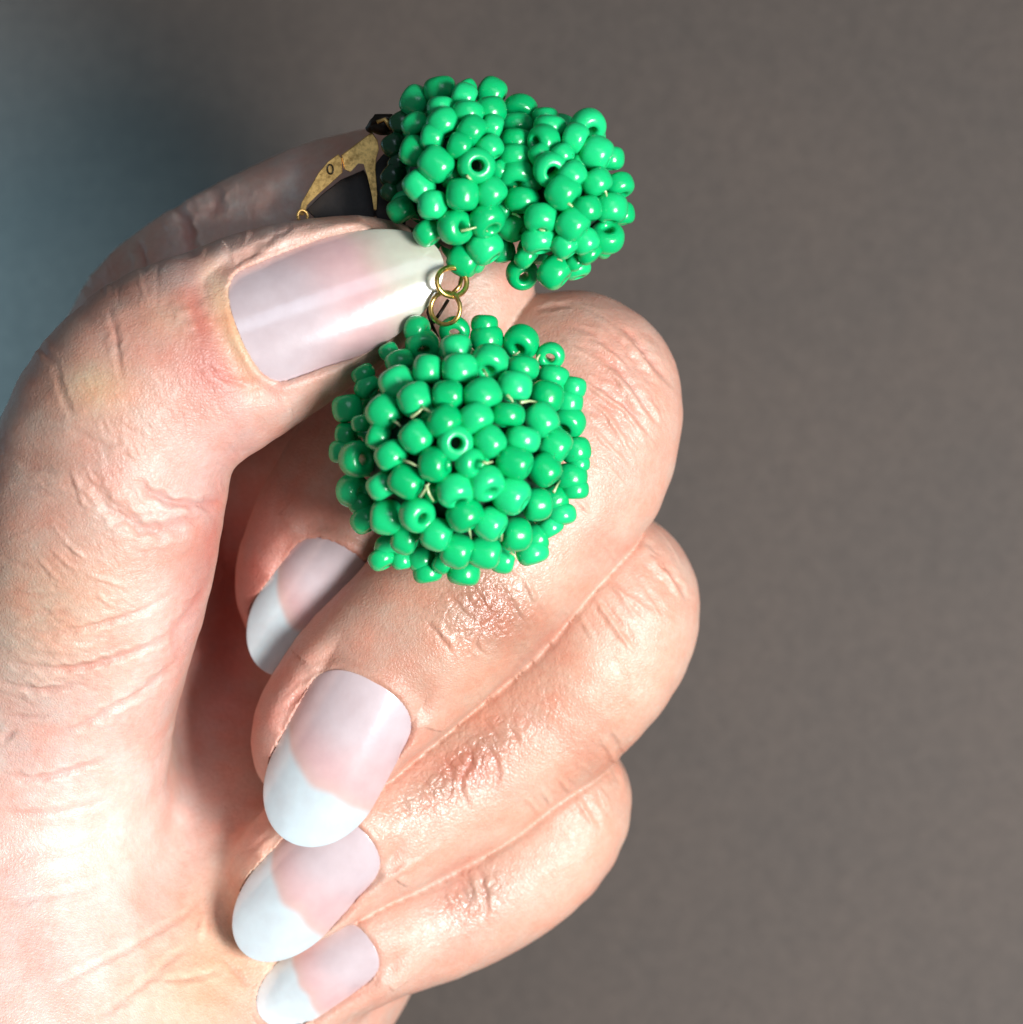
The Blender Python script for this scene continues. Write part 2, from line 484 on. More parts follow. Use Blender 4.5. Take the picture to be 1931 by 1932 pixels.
# (polyline, width, height)   negative = groove, positive = ridge
STROKES = [
    # middle knuckle
    (z6((700, 390), (800, 500), (990, 750)), 6, 4.2), (z6((560, 470), (780, 635)), 4.5, 3),
    (z6((580, 590), (740, 720), (860, 890), (940, 1010)), 6.5, 4.2), (z6((460, 680), (600, 790), (760, 900), (910, 1110)), 5, 3.4),
    (z6((510, 810), (640, 910), (740, 1060), (850, 1250)), 4.5, 3), (z6((500, 900), (590, 970)), 3.5, 2),
    (z6((530, 990), (640, 1090), (800, 1260)), 4, 2.2), (z6((880, 800), (960, 920), (990, 1000)), 4.5, 2.6),
    (z6((760, 380), (860, 490), (1050, 760)), 6, -4.5), (z6((640, 590), (790, 720), (900, 880), (970, 990)), 6, -3.6),
    (z6((520, 690), (660, 800), (820, 920), (960, 1110)), 5, -3), (z6((430, 380), (560, 420), (640, 500)), 5, -2.5),
    (z6((200, 290), (330, 260), (460, 255)), 5, -3), (z6((380, 470), (520, 560), (600, 600)), 5, 2.2),
    (z6((560, 1180), (640, 1280)), 4, -2), (z6((470, 1440), (560, 1530)), 5, 2),
    (z6((820, 1700), (950, 1800), (1050, 1932)), 6, 3.6),
    # ring knuckle
    (z4((1570, 170), (1680, 290), (1740, 380)), 6, 4), (z4((1480, 300), (1580, 450)), 5, 2.6),
    (z4((1400, 330), (1480, 450), (1560, 570)), 5, 2.8), (z4((1440, 290), (1640, 430)), 5, 2.4),
    (z4((1600, 170), (1710, 290), (1765, 380)), 6, -4), (z4((1430, 340), (1520, 470), (1590, 570)), 5, -2.6),
    (z4((1340, 400), (1420, 520)), 4.5, 2), (z4((1540, 240), (1620, 350), (1680, 460)), 5, -2.5),
    # middle end joint
    (z4((850, 320), (920, 400), (1000, 470)), 5, -2.6), (z4((1010, 290), (1090, 370), (1180, 490)), 6, -3),
    (z4((1000, 470), (1050, 430), (1090, 410)), 4, -3.5), (z4((1000, 470), (980, 540), (1030, 580)), 4.5, -4),
    (z4((870, 480), (940, 490), (1000, 470)), 4, -3), (z4((1060, 300), (1120, 400), (1150, 470)), 5, -2),
    (z4((780, 430), (860, 520), (900, 600)), 5, -2.4), (z4((960, 300), (1010, 380), (1040, 420)), 4, -3),
    (z4((820, 450), (900, 540)), 6, 2.6), (z4((1150, 280), (1220, 400)), 5, 2.4),
    (z4((1190, 330), (1240, 460)), 5, -2.2),
    # ring end joint
    (z4((930, 880), (960, 960), (920, 1050), (960, 1150)), 6, -4), (z4((1010, 900), (1060, 990), (1040, 1090)), 6, -3.6),
    (z4((850, 930), (890, 1010), (880, 1110)), 5, -3.2), (z4((1100, 830), (1150, 920)), 5, -3), (z4((770, 1000), (830, 1100)), 5, -3),
    (z4((690, 1080), (740, 1170)), 5, -3), (z4((1000, 800), (1060, 880)), 4, -2.4),
    # pinky
    (z4((1280, 1020), (1350, 1100), (1420, 1220)), 5, 3), (z4((1220, 1060), (1290, 1170)), 5, 2.4), (z4((1160, 1090), (1240, 1180)), 4.5, 2),
    (z4((1310, 1020), (1385, 1110), (1450, 1220)), 5, -3), (z4((1440, 870), (1500, 980), (1530, 1080)), 6, 3.4), (z4((1470, 850), (1530, 960)), 5, -3),
    (z4((990, 1350), (1020, 1480), (1000, 1550)), 6, -4), (z4((900, 1360), (960, 1500)), 5, -3), (z4((840, 1400), (890, 1520)), 4.5, -2.4),
    (z4((960, 1350), (990, 1480)), 6, 2.5),
    # skin folds beside nails
    (z4((230, 800), (290, 740), (400, 660), (500, 610)), 8, -4.5), (z4((250, 770), (350, 680), (460, 615)), 5, 3.5),
    (z4((150, 1290), (190, 1250), (240, 1220)), 6, -3),
    (z4((420, 1550), (560, 1460), (700, 1370), (860, 1270)), 7, 2.5), (z4((500, 1170), (620, 1060), (700, 960), (760, 900)), 8, 3),
    # thumb
    (z3((440, 780), (470, 880), (485, 980), (500, 1080)), 6, -3), (z3((230, 980), (240, 1080), (300, 1220), (420, 1230)), 7, -2.2),
    (z3((180, 1250), (300, 1280), (420, 1340), (520, 1330)), 7, -2.4), (z3((130, 900), (180, 970), (230, 1010)), 7, -3),
    (z3((560, 1480), (620, 1540), (700, 1575), (820, 1590), (930, 1560)), 8, -9),
    (z3((350, 1440), (400, 1530), (470, 1610), (620, 1690), (760, 1660), (870, 1590)), 13, -7),
    (z3((300, 1450), (330, 1510), (400, 1570)), 5, 2.5), (z3((60, 1400), (120, 1430), (240, 1450)), 6, -2.5),
    (z3((40, 1500), (160, 1530), (260, 1540)), 6, -2.5), (z3((290, 1440), (350, 1600)), 4, 2),
    (z3((260, 1730), (330, 1790), (360, 1800)), 4, 2.4), (z3((200, 1760), (280, 1830), (350, 1850)), 4, 2.2), (z3((150, 1800), (250, 1900)), 4, 2),
    (z3((520, 1360), (560, 1400)), 4, 2.5), (z3((830, 1000), (900, 1060), (1000, 1090), (1080, 1080)), 7, -3.5),
    (z3((780, 700), (800, 800), (840, 930)), 16, -3.5),
    # index underside
    (z3((700, 350), (755, 430), (770, 500), (780, 580)), 11, -13), (z3((560, 500), (580, 560), (590, 640)), 8, -7),
    (z3((860, 280), (880, 330), (860, 420)), 14, -7), (z3((310, 660), (350, 690), (380, 700)), 9, -5),
    (z3((1150, 260), (1120, 330), (1080, 420)), 20, -5),
    # ball of the thumb and palm
    (z5((0, 540), (150, 560), (300, 540), (480, 490), (640, 400)), 6, -4.5), (z5((0, 650), (120, 680), (280, 685), (420, 650), (560, 590), (640, 520)), 7, -6),
    (z5((0, 735), (130, 760), (260, 750)), 6, -5.5), (z5((180, 920), (300, 880), (420, 810), (520, 750), (640, 640)), 7, -6),
    (z5((0, 850), (120, 860), (180, 850)), 5, -2.5), (z5((0, 940), (30, 920), (60, 900)), 6, -4),
    (z5((0, 1060), (150, 1070), (300, 1030), (380, 1000)), 7, -5.5), (z5((0, 1190), (200, 1190), (400, 1140)), 7, -3.5),
    (z5((0, 600), (200, 620), (380, 590)), 7, 2.4), (z5((0, 470), (170, 490), (330, 470)), 5, -2.5),
    (z5((220, 240), (300, 290)), 4, 2.5), (z5((300, 350), (440, 400)), 4, 2.5), (z5((340, 420), (400, 470)), 4, 2.5),
    (z5((0, 410), (150, 430), (260, 420)), 5, -2.2), (z5((0, 300), (120, 330)), 5, -2),
    (z5((340, 1920), (440, 1840), (560, 1740), (680, 1640)), 8, -4), (z5((540, 1780), (660, 1770), (780, 1740)), 6, -3),
    (z5((720, 1540), (700, 1640)), 6, 3), (z5((200, 1800), (330, 1730), (600, 1580), (720, 1480)), 7, -3), (z5((780, 1690), (840, 1760), (880, 1800)), 6, -3),
    (z5((640, 700), (620, 560), (740, 380), (790, 180)), 9, -4),
    (z5((0, 1340), (220, 1330), (420, 1260)), 9, -2.2), (z5((0, 1500), (260, 1470), (420, 1400)), 10, -2),
]
# fine short lines generated around the joints: centre, extents along/across finger, line direction, count, height
def fine_lines():
    out = []
    def patch(cx, cy, ext, axis, ldir, n, h, ln):
        ax = np.array(axis, float); ax /= np.linalg.norm(ax); pr = np.array([ax[1], -ax[0]])
        ld = np.array(ldir, float); ld /= np.linalg.norm(ld)
        for _ in range(n):
            c = np.array([cx, cy]) + ax * rng.uniform(-1, 1) * ext[0] + pr * rng.uniform(-1, 1) * ext[1]
            th = rng.normal(0, .22); d = np.array([ld[0] * math.cos(th) - ld[1] * math.sin(th), ld[0] * math.sin(th) + ld[1] * math.cos(th)])
            l = ln * rng.uniform(.4, 1.2); bow = np.array([-d[1], d[0]]) * rng.normal(0, l * .08)
            out.append(([tuple(c - d * l / 2), tuple(c + bow), tuple(c + d * l / 2)], rng.uniform(2.6, 4.2), rng.choice([-1, 1]) * h * .65 * rng.uniform(.5, 1.2)))
    patch(1130, 760, (150, 110), (-.5, .87), (.58, .81), 34, 1.7, 90)
    patch(1190, 1110, (130, 90), (-.6, .8), (.58, .81), 26, 1.6, 80)
    patch(1090, 1480, (110, 80), (-.7, .7), (.5, .86), 22, 1.4, 70)
    patch(1010, 1000, (90, 90), (-.6, .8), (.5, .87), 16, 1.2, 60)
    patch(300, 870, (130, 90), (.9, .5), (.42, .9), 40, 1.5, 55)
    patch(200, 1000, (140, 110), (0, 1), (.75, .6), 40, 1.4, 60)
    patch(380, 740, (90, 60), (.9, -.4), (.5, .85), 18, 1.1, 40)
    patch(130, 1250, (160, 110), (0, 1), (1, .02), 22, 1.6, 110)
    patch(170, 1180, (300, 130), (0, 1), (.9, -.25), 90, .9, 70)
    patch(230, 900, (180, 130), (.6, .8), (.6, .8), 60, .9, 45)
    patch(1000, 1250, (160, 50), (-.7, .7), (.5, .87), 30, .9, 40)
    patch(880, 560, (50, 60), (0, 1), (.8, -.3), 14, 1.3, 40)
    patch(330, 480, (180, 50), (.85, -.5), (.1, 1), 14, 1.4, 70)
    patch(560, 1700, (260, 60), (.7, .5), (-.7, .6), 10, 1.3, 100)
    return out
STROKES += fine_lines()

# pigment blots, a few standing in for light or shade: (u, v, ru, rv, angle, colour, strength)
BASE = np.array(srgb(198, 163, 145))
PINK = np.array(srgb(200, 140, 124)); BROWN = np.array(srgb(160, 110, 90)); PALE = np.array(srgb(228, 203, 192))
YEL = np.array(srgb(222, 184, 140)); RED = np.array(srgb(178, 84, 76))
TAN = np.array(srgb(194, 152, 126))
BLOTS = [
    (960, 1300, 300, 330, -.6, TAN, .55),
    (920, 1150, 90, 60, .9, BROWN, .9), (1000, 1180, 60, 50, 0, BROWN, .5), (880, 1440, 130, 50, -.7, BROWN, .8), (905, 1460, 40, 40, 0, RED, .12), (905, 1700, 70, 45, -.6, BROWN, .5),
    (1160, 720, 110, 140, 0, PINK, .35), (1210, 1100, 80, 100, 0, PINK, .25), (1130, 1450, 70, 90, 0, BROWN, .4),
    (750, 1290, 70, 120, .7, BROWN, .45), (520, 1330, 70, 120, .3, PINK, .7), (470, 1560, 60, 90, 0, PINK, .8), (560, 1010, 150, 130, 0, PINK, .75),
    (450, 1030, 60, 110, 0, PINK, .5), (720, 1430, 50, 130, .8, PINK, .6), (640, 1690, 45, 110, .9, PINK, .6), (660, 1850, 40, 90, 1.0, PINK, .6),
    (300, 640, 110, 90, 0, PINK, .55), (375, 600, 26, 110, -.3, RED, .45), (430, 720, 70, 40, .4, PINK, .9), (400, 700, 60, 40, .6, RED, .3),
    (180, 730, 60, 45, 0, YEL, .55), (90, 740, 30, 110, 0, BROWN, .35), (100, 870, 80, 30, 0, BROWN, .35), (210, 890, 70, 40, .5, PINK, .5),
    (500, 760, 120, 60, -.5, PALE, .6), (400, 870, 110, 60, -.3, PALE, .8), (350, 960, 110, 50, -.2, PALE, .7),
    (170, 1500, 270, 300, 0, PALE, .95), (320, 1180, 90, 90, 0, PALE, .8), (150, 1800, 320, 220, 0, PALE, .9), (100, 1150, 150, 140, 0, YEL, .3),  # pale palm skin, strengthened to stand in for brighter light
    (420, 1800, 120, 200, .6, YEL, .6), (250, 1380, 70, 40, -.5, PINK, .3), (300, 1700, 60, 60, 0, PINK, .25),
    (680, 280, 80, 40, -.3, BROWN, .5), (450, 400, 170, 80, -.5, PALE, .7), (170, 530, 90, 50, -.5, BROWN, .3), (350, 430, 30, 80, .3, PALE, .8), (545, 360, 26, 80, .2, PALE, .9), (430, 1150, 90, 340, 0.1, RED, .8),  # pale index blots offset its shade; last red blot paints the palm hollow's shade
    (120, 1000, 100, 70, 0, PINK, .3), (320, 600, 60, 40, 0, YEL, .2), (440, 620, 24, 110, -.35, YEL, .7),
]

def poly_dist(u, v, pl):
    dm = np.full(len(u), 1e9); tt = np.zeros(len(u))
    ls = [0.0]
    for i in range(len(pl) - 1): ls.append(ls[-1] + math.dist(pl[i], pl[i + 1]))
    for i in range(len(pl) - 1):
        ax, ay = pl[i]; dx, dy = pl[i + 1][0] - ax, pl[i + 1][1] - ay; L2 = dx * dx + dy * dy + 1e-9
        t = np.clip(((u - ax) * dx + (v - ay) * dy) / L2, 0, 1)
        d = np.hypot(u - ax - t * dx, v - ay - t * dy)
        m = d < dm; dm[m] = d[m]; tt[m] = (ls[i] + t[m] * (ls[i + 1] - ls[i])) / ls[-1]
    return dm, tt

def smooth_poly(pl):
    if len(pl) < 3: return pl
    a = catmull([(x, y, 0, 0) for x, y in pl], 4)
    return [(p[0], p[1]) for p in a]

def vnormals(v, q):
    e1 = v[q[:, 2]] - v[q[:, 0]]; e2 = v[q[:, 3]] - v[q[:, 1]]
    fn = np.cross(e1, e2)
    n = np.zeros_like(v)
    for k in range(4):
        for c in range(3): n[:, c] += np.bincount(q[:, k], fn[:, c], len(v))
    return n / (np.linalg.norm(n, axis=1)[:, None] + 1e-9)

def build_hand():
    F = build_field()
    v, q = surface_nets(F); del F
    me0 = mesh_np('tmp', v, q)
    ob = bpy.data.objects.new('tmp', me0); COL.objects.link(ob)
    s = ob.modifiers.new('sm', 'SMOOTH'); s.factor = 0.5; s.iterations = 2
    s = ob.modifiers.new('sub', 'SUBSURF'); s.levels = 1; s.render_levels = 1
    dg = bpy.context.evaluated_depsgraph_get()
    me = bpy.data.meshes.new_from_object(ob.evaluated_get(dg), preserve_all_data_layers=False)
    bpy.data.objects.remove(ob); bpy.data.meshes.remove(me0)
    me.name = 'hand'
    nv = len(me.vertices)
    v = np.empty(nv * 3, np.float32); me.vertices.foreach_get('co', v); v = v.reshape(-1, 3).astype(float)
    q = np.empty(len(me.polygons) * 4, np.int32); me.loops.foreach_get('vertex_index', q); q = q.reshape(-1, 4)
    # which finger each vertex belongs to, and how close the neighbouring finger is
    names = list(SPINES); FF = []
    for nm in names:
        s3 = SPINES[nm]['s3']; fl = SPINES[nm]['flat']; best = np.full(nv, 300.0)
        mnb = s3[:, :3].min(0) - 330; mxb = s3[:, :3].max(0) + 330
        si = np.nonzero(((v > mnb) & (v < mxb)).all(1))[0]; pv = v[si]; bb = np.full(len(si), 300.0)
        for i in range(len(s3) - 1):
            a_, b_ = s3[i], s3[i + 1]; d_ = (b_ - a_)[:3]; L2 = d_ @ d_ + 1e-6
            t_ = np.clip(((pv - a_[:3]) @ d_) / L2, 0, 1); qv = pv - a_[:3] - t_[:, None] * d_
            bb = np.minimum(bb, np.sqrt(qv[:, 0] ** 2 + (qv[:, 1] / fl) ** 2 + qv[:, 2] ** 2) - a_[3] - t_ * (b_[3] - a_[3]))
        best[si] = bb; FF.append(best)
    FF = np.array(FF); fid = FF.argmin(0); srt = np.sort(FF, axis=0)
    gap = srt[1] - srt[0]; near = (srt[0] < 14)
    # nail beds and folds
    for nm, n in NAILS.items():
        a, b, h = nail_local(n, v)
        sel = np.nonzero((a > -.55) & (a < 1.25) & (np.abs(b) < n['W'] * 1.6) & (np.abs(h) < n['W'] * 1.4) & (h > -n['W'] * 1.0))[0]
        nrm = vnormals(v, q)[sel]
        sel = sel[(nrm @ n['Nn'] > 0.0) & (fid[sel] == names.index(nm))]
        a, b, h = a[sel], b[sel], h[sel]
        sd = nail_sd(n, a, b)
        hp = nail_h(n, a, np.clip(b, -nail_w(n, np.clip(a, .12, .6)), nail_w(n, np.clip(a, .12, .6))))
        sm = smile_a(n, b / n['W'])
        fold = (10.0 if nm == 'thumb' else 5.5) * np.exp(-((sd - 11) / 12.0) ** 2)
        tgt = hp - 3.0 + fold - 0.0 * sd
        free = ss01((a - (sm + .03)) / 0.10)            # past the smile line the skin drops away beneath the plate
        tgt = tgt - free * (6 + 130 * np.clip(a - sm - .02, 0, 1))
        wt = np.where(sd < 8, 1.0, np.exp(-np.clip(sd - 8, 0, None) ** 2 / (2 * np.where(a < .1, 30.0, 16.0) ** 2)))
        wt = wt * (1 - free * (sd > 0))
        tgt = np.where((free > .5) & (sd > 0), h, tgt)
        newh = np.where(sd < 0, np.minimum(tgt, hp - 3), h + (tgt - h) * wt)
        newh = np.where((sd < 0) & (free > .6) & (h < tgt), h, newh)
        newh = np.where(sd > 0, h + np.clip(newh - h, -14, 26), newh)
        v[sel] += (newh - h)[:, None] * n['Nn']
    nr = vnormals(v, q)
    u_, v_ = UV(v)
    facing = ss01((-nr[:, 1] + 0.05) / 0.4)
    depth = v[:, 1]
    disp = np.zeros(nv)
    inside_nail = np.zeros(nv, bool)
    for nm, n in NAILS.items():
        a, b, h = nail_local(n, v)
        inside_nail |= (a > -.0) & (a < 1) & (np.abs(b) < nail_w(n, a)) & (np.abs(h) < 70) & (fid == names.index(nm))
    STROKES.append((z3((905, 690), (1050, 585), (1250, 455)), 9, 6))
    for pl, wd, ht in STROKES:
        ht = ht * (1.5 if ht > 0 else 0.85) * ((0.7 if ht > 0 else 1.15) if pl[0][0] < 450 else 1)
        pl = smooth_poly(pl)
        xs = [p[0] for p in pl]; ys = [p[1] for p in pl]; m = wd * 3
        s = np.nonzero((u_ > min(xs) - m) & (u_ < max(xs) + m) & (v_ > min(ys) - m) & (v_ < max(ys) + m) & (facing > 0))[0]
        if len(s) == 0: continue
        d, t = poly_dist(u_[s], v_[s], pl)
        fade = np.sin(np.clip(t, 0.0, 1) * math.pi) ** 0.8
        x = d / (wd * (1 + .45 * np.sin(u_[s] * .11 + v_[s] * .07) * np.sin(v_[s] * .13 - u_[s] * .05))) 
        prof = np.exp(-x * x) - 0.28 * np.exp(-((x - 2.0) / 0.8) ** 2)
        disp[s] += ht * prof * fade * facing[s]
    disp *= ~inside_nail
    disp *= 1 - np.exp(-(gap / 20.0) ** 2) * (srt[0] < 45)
    cleft = (srt[0] < 45) * (9.0 * np.exp(-(gap / 9.0) ** 2)) * ~inside_nail * (facing > 0)
    # slow lumps so that no limb is a perfect tube
    def lump(sc, ph): 
        x = v / sc
        return (np.sin(x[:, 0] * 1.3 + ph + 1.7 * np.sin(x[:, 2] + ph)) * np.sin(x[:, 2] * 1.1 + 2 * ph + 1.3 * np.sin(x[:, 1])) + np.sin(x[:, 1] * 1.2 + x[:, 0] * .7 + ph))
    outs = 1.0 - inside_nail
    disp += outs * (1.6 * lump(70, 1.0) + 0.7 * lump(28, 2.3))
    v += disp[:, None] * nr
    v[:, 1] += cleft
    # relax the clefts between touching fingers
    wmask = np.clip((srt[0] < 45) * np.exp(-(gap / 24.0) ** 2), 0, 1)[:, None] * 0.9 * (~inside_nail)[:, None]
    for nm, n in NAILS.items():
        a, b, h = nail_local(n, v)
        sl_ = np.nonzero((a > -.4) & (a < .75) & (np.abs(b) < n['W'] + 50) & (np.abs(h) < 90) & (fid == names.index(nm)) & ~inside_nail)[0]
        sd = nail_sd(n, a[sl_], b[sl_])
        wmask[sl_, 0] = np.maximum(wmask[sl_, 0], .55 * ss01((45 - sd) / 20) * ss01(sd / 8))
    for _ in range(4):
        acc = np.zeros_like(v); cnt = np.bincount(q.ravel(), minlength=nv).astype(float) * 2
        for k in range(4):
            for dk in (1, 3):
                nb_ = q[:, (k + dk) % 4]
                for c in range(3): acc[:, c] += np.bincount(q[:, k], v[nb_, c], nv)
        v += (acc / cnt[:, None] - v) * wmask
    # pigment, with some painted light and shade
    col = np.tile(BASE, (nv, 1))
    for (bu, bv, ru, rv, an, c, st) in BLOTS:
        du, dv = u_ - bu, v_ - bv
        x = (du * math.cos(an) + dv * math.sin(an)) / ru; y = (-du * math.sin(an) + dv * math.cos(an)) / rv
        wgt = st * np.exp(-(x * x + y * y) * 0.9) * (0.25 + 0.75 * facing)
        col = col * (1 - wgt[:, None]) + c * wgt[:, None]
    # grooves tinted towards red
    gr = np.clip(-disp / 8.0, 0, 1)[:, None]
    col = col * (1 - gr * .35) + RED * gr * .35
    # area map for worn, wrinkled knuckle skin
    wr = np.zeros((nv, 4), np.float32); wr[:, 3] = 1; wr[:, 1] = 0.8
    for (bu, bv, ru, rv, an, st) in [(930, 1140, 100, 75, .6, 1), (860, 1170, 70, 60, .6, .8), (870, 1440, 190, 62, -.7, 1), (1010, 1330, 90, 60, -.7, .5), (890, 1690, 90, 55, -.6, .8), (1130, 1440, 80, 80, 0, .4), (1170, 730, 80, 90, 0, .25),
                                      (570, 1310, 60, 40, -.7, .5), (1000, 1030, 60, 60, 0, .4)]:
        du, dv = u_ - bu, v_ - bv
        x = (du * math.cos(an) + dv * math.sin(an)) / ru; y = (-du * math.sin(an) + dv * math.cos(an)) / rv
        wr[:, 0] = np.maximum(wr[:, 0], st * np.exp(-(x * x + y * y) ** 1.3) * facing)
    me.vertices.foreach_set('co', (v * S).astype(np.float32).ravel())
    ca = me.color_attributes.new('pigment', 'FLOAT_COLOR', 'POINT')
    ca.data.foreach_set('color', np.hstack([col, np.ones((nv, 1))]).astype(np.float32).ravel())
    cb = me.color_attributes.new('wrinkle', 'FLOAT_COLOR', 'POINT'); cb.data.foreach_set('color', wr.ravel())
    me.update()
    o = link('hand', me, M_SKIN)
    o['label'] = 'bare hand with long pale natural nails pinching the green beaded earring'
    o['category'] = 'hand'
    print('hand verts', nv)
    return o

def build_nail(nm, n, parent):
    na, nb = 110, 61
    v = []; col = []; f = []
    bed = np.array(srgb(206, 171, 170)); lun = np.array(srgb(210, 196, 198)); tip = np.array(srgb(194, 207, 210)); edge = np.array(srgb(198, 176, 156))
    if nm == 'thumb': tip = np.array(srgb(186, 188, 170))
    aa = 0.5 - 0.5 * np.cos(np.linspace(0, math.pi, na))
    for side in (0, 1):
        for i, a in enumerate(aa):
            a = min(max(a, 0.0008), 0.9992)
            wv = float(nail_w(n, a))
            for j in range(nb):
                t = -1 + 2 * j / (nb - 1)
                bb = wv * math.sin(t * math.pi / 2)
                rim = 1 - max(abs(t) ** 8, 0)
                h = float(nail_h(n, a, bb))
                th = 1.5 + 7.5 * ss01((a - .3) / .4)
                hh = h if side == 0 else h - th
                if side == 0: hh -= 1.6 * (abs(t) ** 6)
                v.append((n['b3'] + n['A'] * a * n['L'] + n['Sd'] * bb + n['Nn'] * hh) * S)
                tn = bb / n['W']
                sm = float(smile_a(n, np.array(tn))) + .008 * math.sin(tn * 9 + 1)
                k = float(ss01((a - sm) / .055 + .5))
                if nm == 'thumb': k = float(ss01((a - sm) / .22 + .5))
                lu = float(1 - ss01((a - (.30 - .22 * tn * tn)) / (.28 if nm != 'thumb' else .3)))
                c = bed * (1 - .6 * lu) + lun * .6 * lu
                pr = float(np.exp(-((a - sm) / .07) ** 2)) * .35
                c = c * (1 - pr) + edge * pr
                c = c * (1 - k) + tip * k
                col.append((*c, 1))
    n1 = na * nb
    for s_ in (0, 1):
        for i in range(na - 1):
            for j in range(nb - 1):
                a0 = s_ * n1 + i * nb + j; qd = (a0, a0 + 1, a0 + nb + 1, a0 + nb)
                f.append(qd if s_ == 0 else qd[::-1])
    for i in range(na - 1):
        for j in (0, nb - 1):
            a0 = i * nb + j
            qd = (a0, a0 + nb, a0 + nb + n1, a0 + n1); f.append(qd if j == 0 else qd[::-1])
    for j in range(nb - 1):
        for i in (0, na - 1):
            a0 = i * nb + j
            qd = (a0, a0 + n1, a0 + n1 + 1, a0 + 1); f.append(qd if i == 0 else qd[::-1])
    me = mesh_py('fingernail', v, f)
    ca = me.color_attributes.new('pigment', 'FLOAT_COLOR', 'POINT')
    ca.data.foreach_set('color', np.array(col, np.float32).ravel())
    o = link('thumbnail' if nm == 'thumb' else 'fingernail', me, M_NAIL, parent)
    return o

hand = build_hand()
for nm, n in NAILS.items(): build_nail(nm, n, hand)

# ------------------------------------------------------------------ earring
earring = bpy.data.objects.new('earring', None); COL.objects.link(earring)
earring.empty_display_size = 0.005
E0 = P(845, 545, -40)
earring.location = E0 * S
earring['label'] = 'clip-on earring of green glass beads with a round beaded drop on gold rings'
earring['category'] = 'earring'

def local(v): return (np.asarray(v, float) - E0) * S

def bead_mesh(name, R, hl, rh, mat, seg=28):
    # barrel / doughnut profile about X
    prof = []
    n = 14
    for i in range(n):                                   # outer
        a = math.pi * (i / (n - 1)) - math.pi / 2
        e = 0.80
        cx = math.copysign(abs(math.sin(a)) ** e, math.sin(a)) * hl
        cr = rh + (R - rh) * (abs(math.cos(a)) ** e)
        prof.append((cx, cr))
    for i in range(1, 4):                                # inside of the hole
        t = i / 4
        prof.append((hl * (1 - 2 * t), rh * (0.86)))
    v = []; f = []
    m = len(prof)
    for j in range(seg):
        th = 2 * math.pi * j / seg
        for (x, r) in prof: v.append((x * S, r * math.cos(th) * S, r * math.sin(th) * S))
    for j in range(seg):
        for i in range(m):
            a0 = j * m + i; a1 = j * m + (i + 1) % m; b0 = ((j + 1) % seg) * m + i; b1 = ((j + 1) % seg) * m + (i + 1) % m
            f.append((a0, a1, b1, b0))
    me = mesh_py(name, v, f)
    me.polygons.foreach_set('use_smooth', np.ones(len(me.polygons), bool))
    me.materials.append(mat)
    return me
BM = [bead_mesh('bead', 31.5, 26, 9, M_BEAD), bead_mesh('bead', 31, 21, 9.5, M_BEAD), bead_mesh('bead', 29, 28, 8, M_BEAD), bead_mesh('bead', 33, 23, 12.5, M_BEAD)]
BD = bead_mesh('bead', 30, 24, 9, M_BEAD_DARK)

def place_bead(p, axis, sc=1.0, me=None):
    me = me or random.choice(BM)
    o = bpy.data.objects.new('bead', me); COL.objects.link(o); o.parent = earring
    o.location = local(p)
    ax = Vector(axis).normalized()
    q = ax.to_track_quat('X', 'Z')
    o.rotation_euler = q.to_euler()
    o.scale = (sc * random.uniform(.95, 1.05), sc * random.uniform(.97, 1.04), sc * random.uniform(.97, 1.04))
    return o

def ax_from(ang, tilt):
    a, t = math.radians(ang), math.radians(min(80, tilt * 1.25 if tilt >= 20 else tilt))
    return (math.cos(a) * math.cos(t), -math.sin(t), -math.sin(a) * math.cos(t))

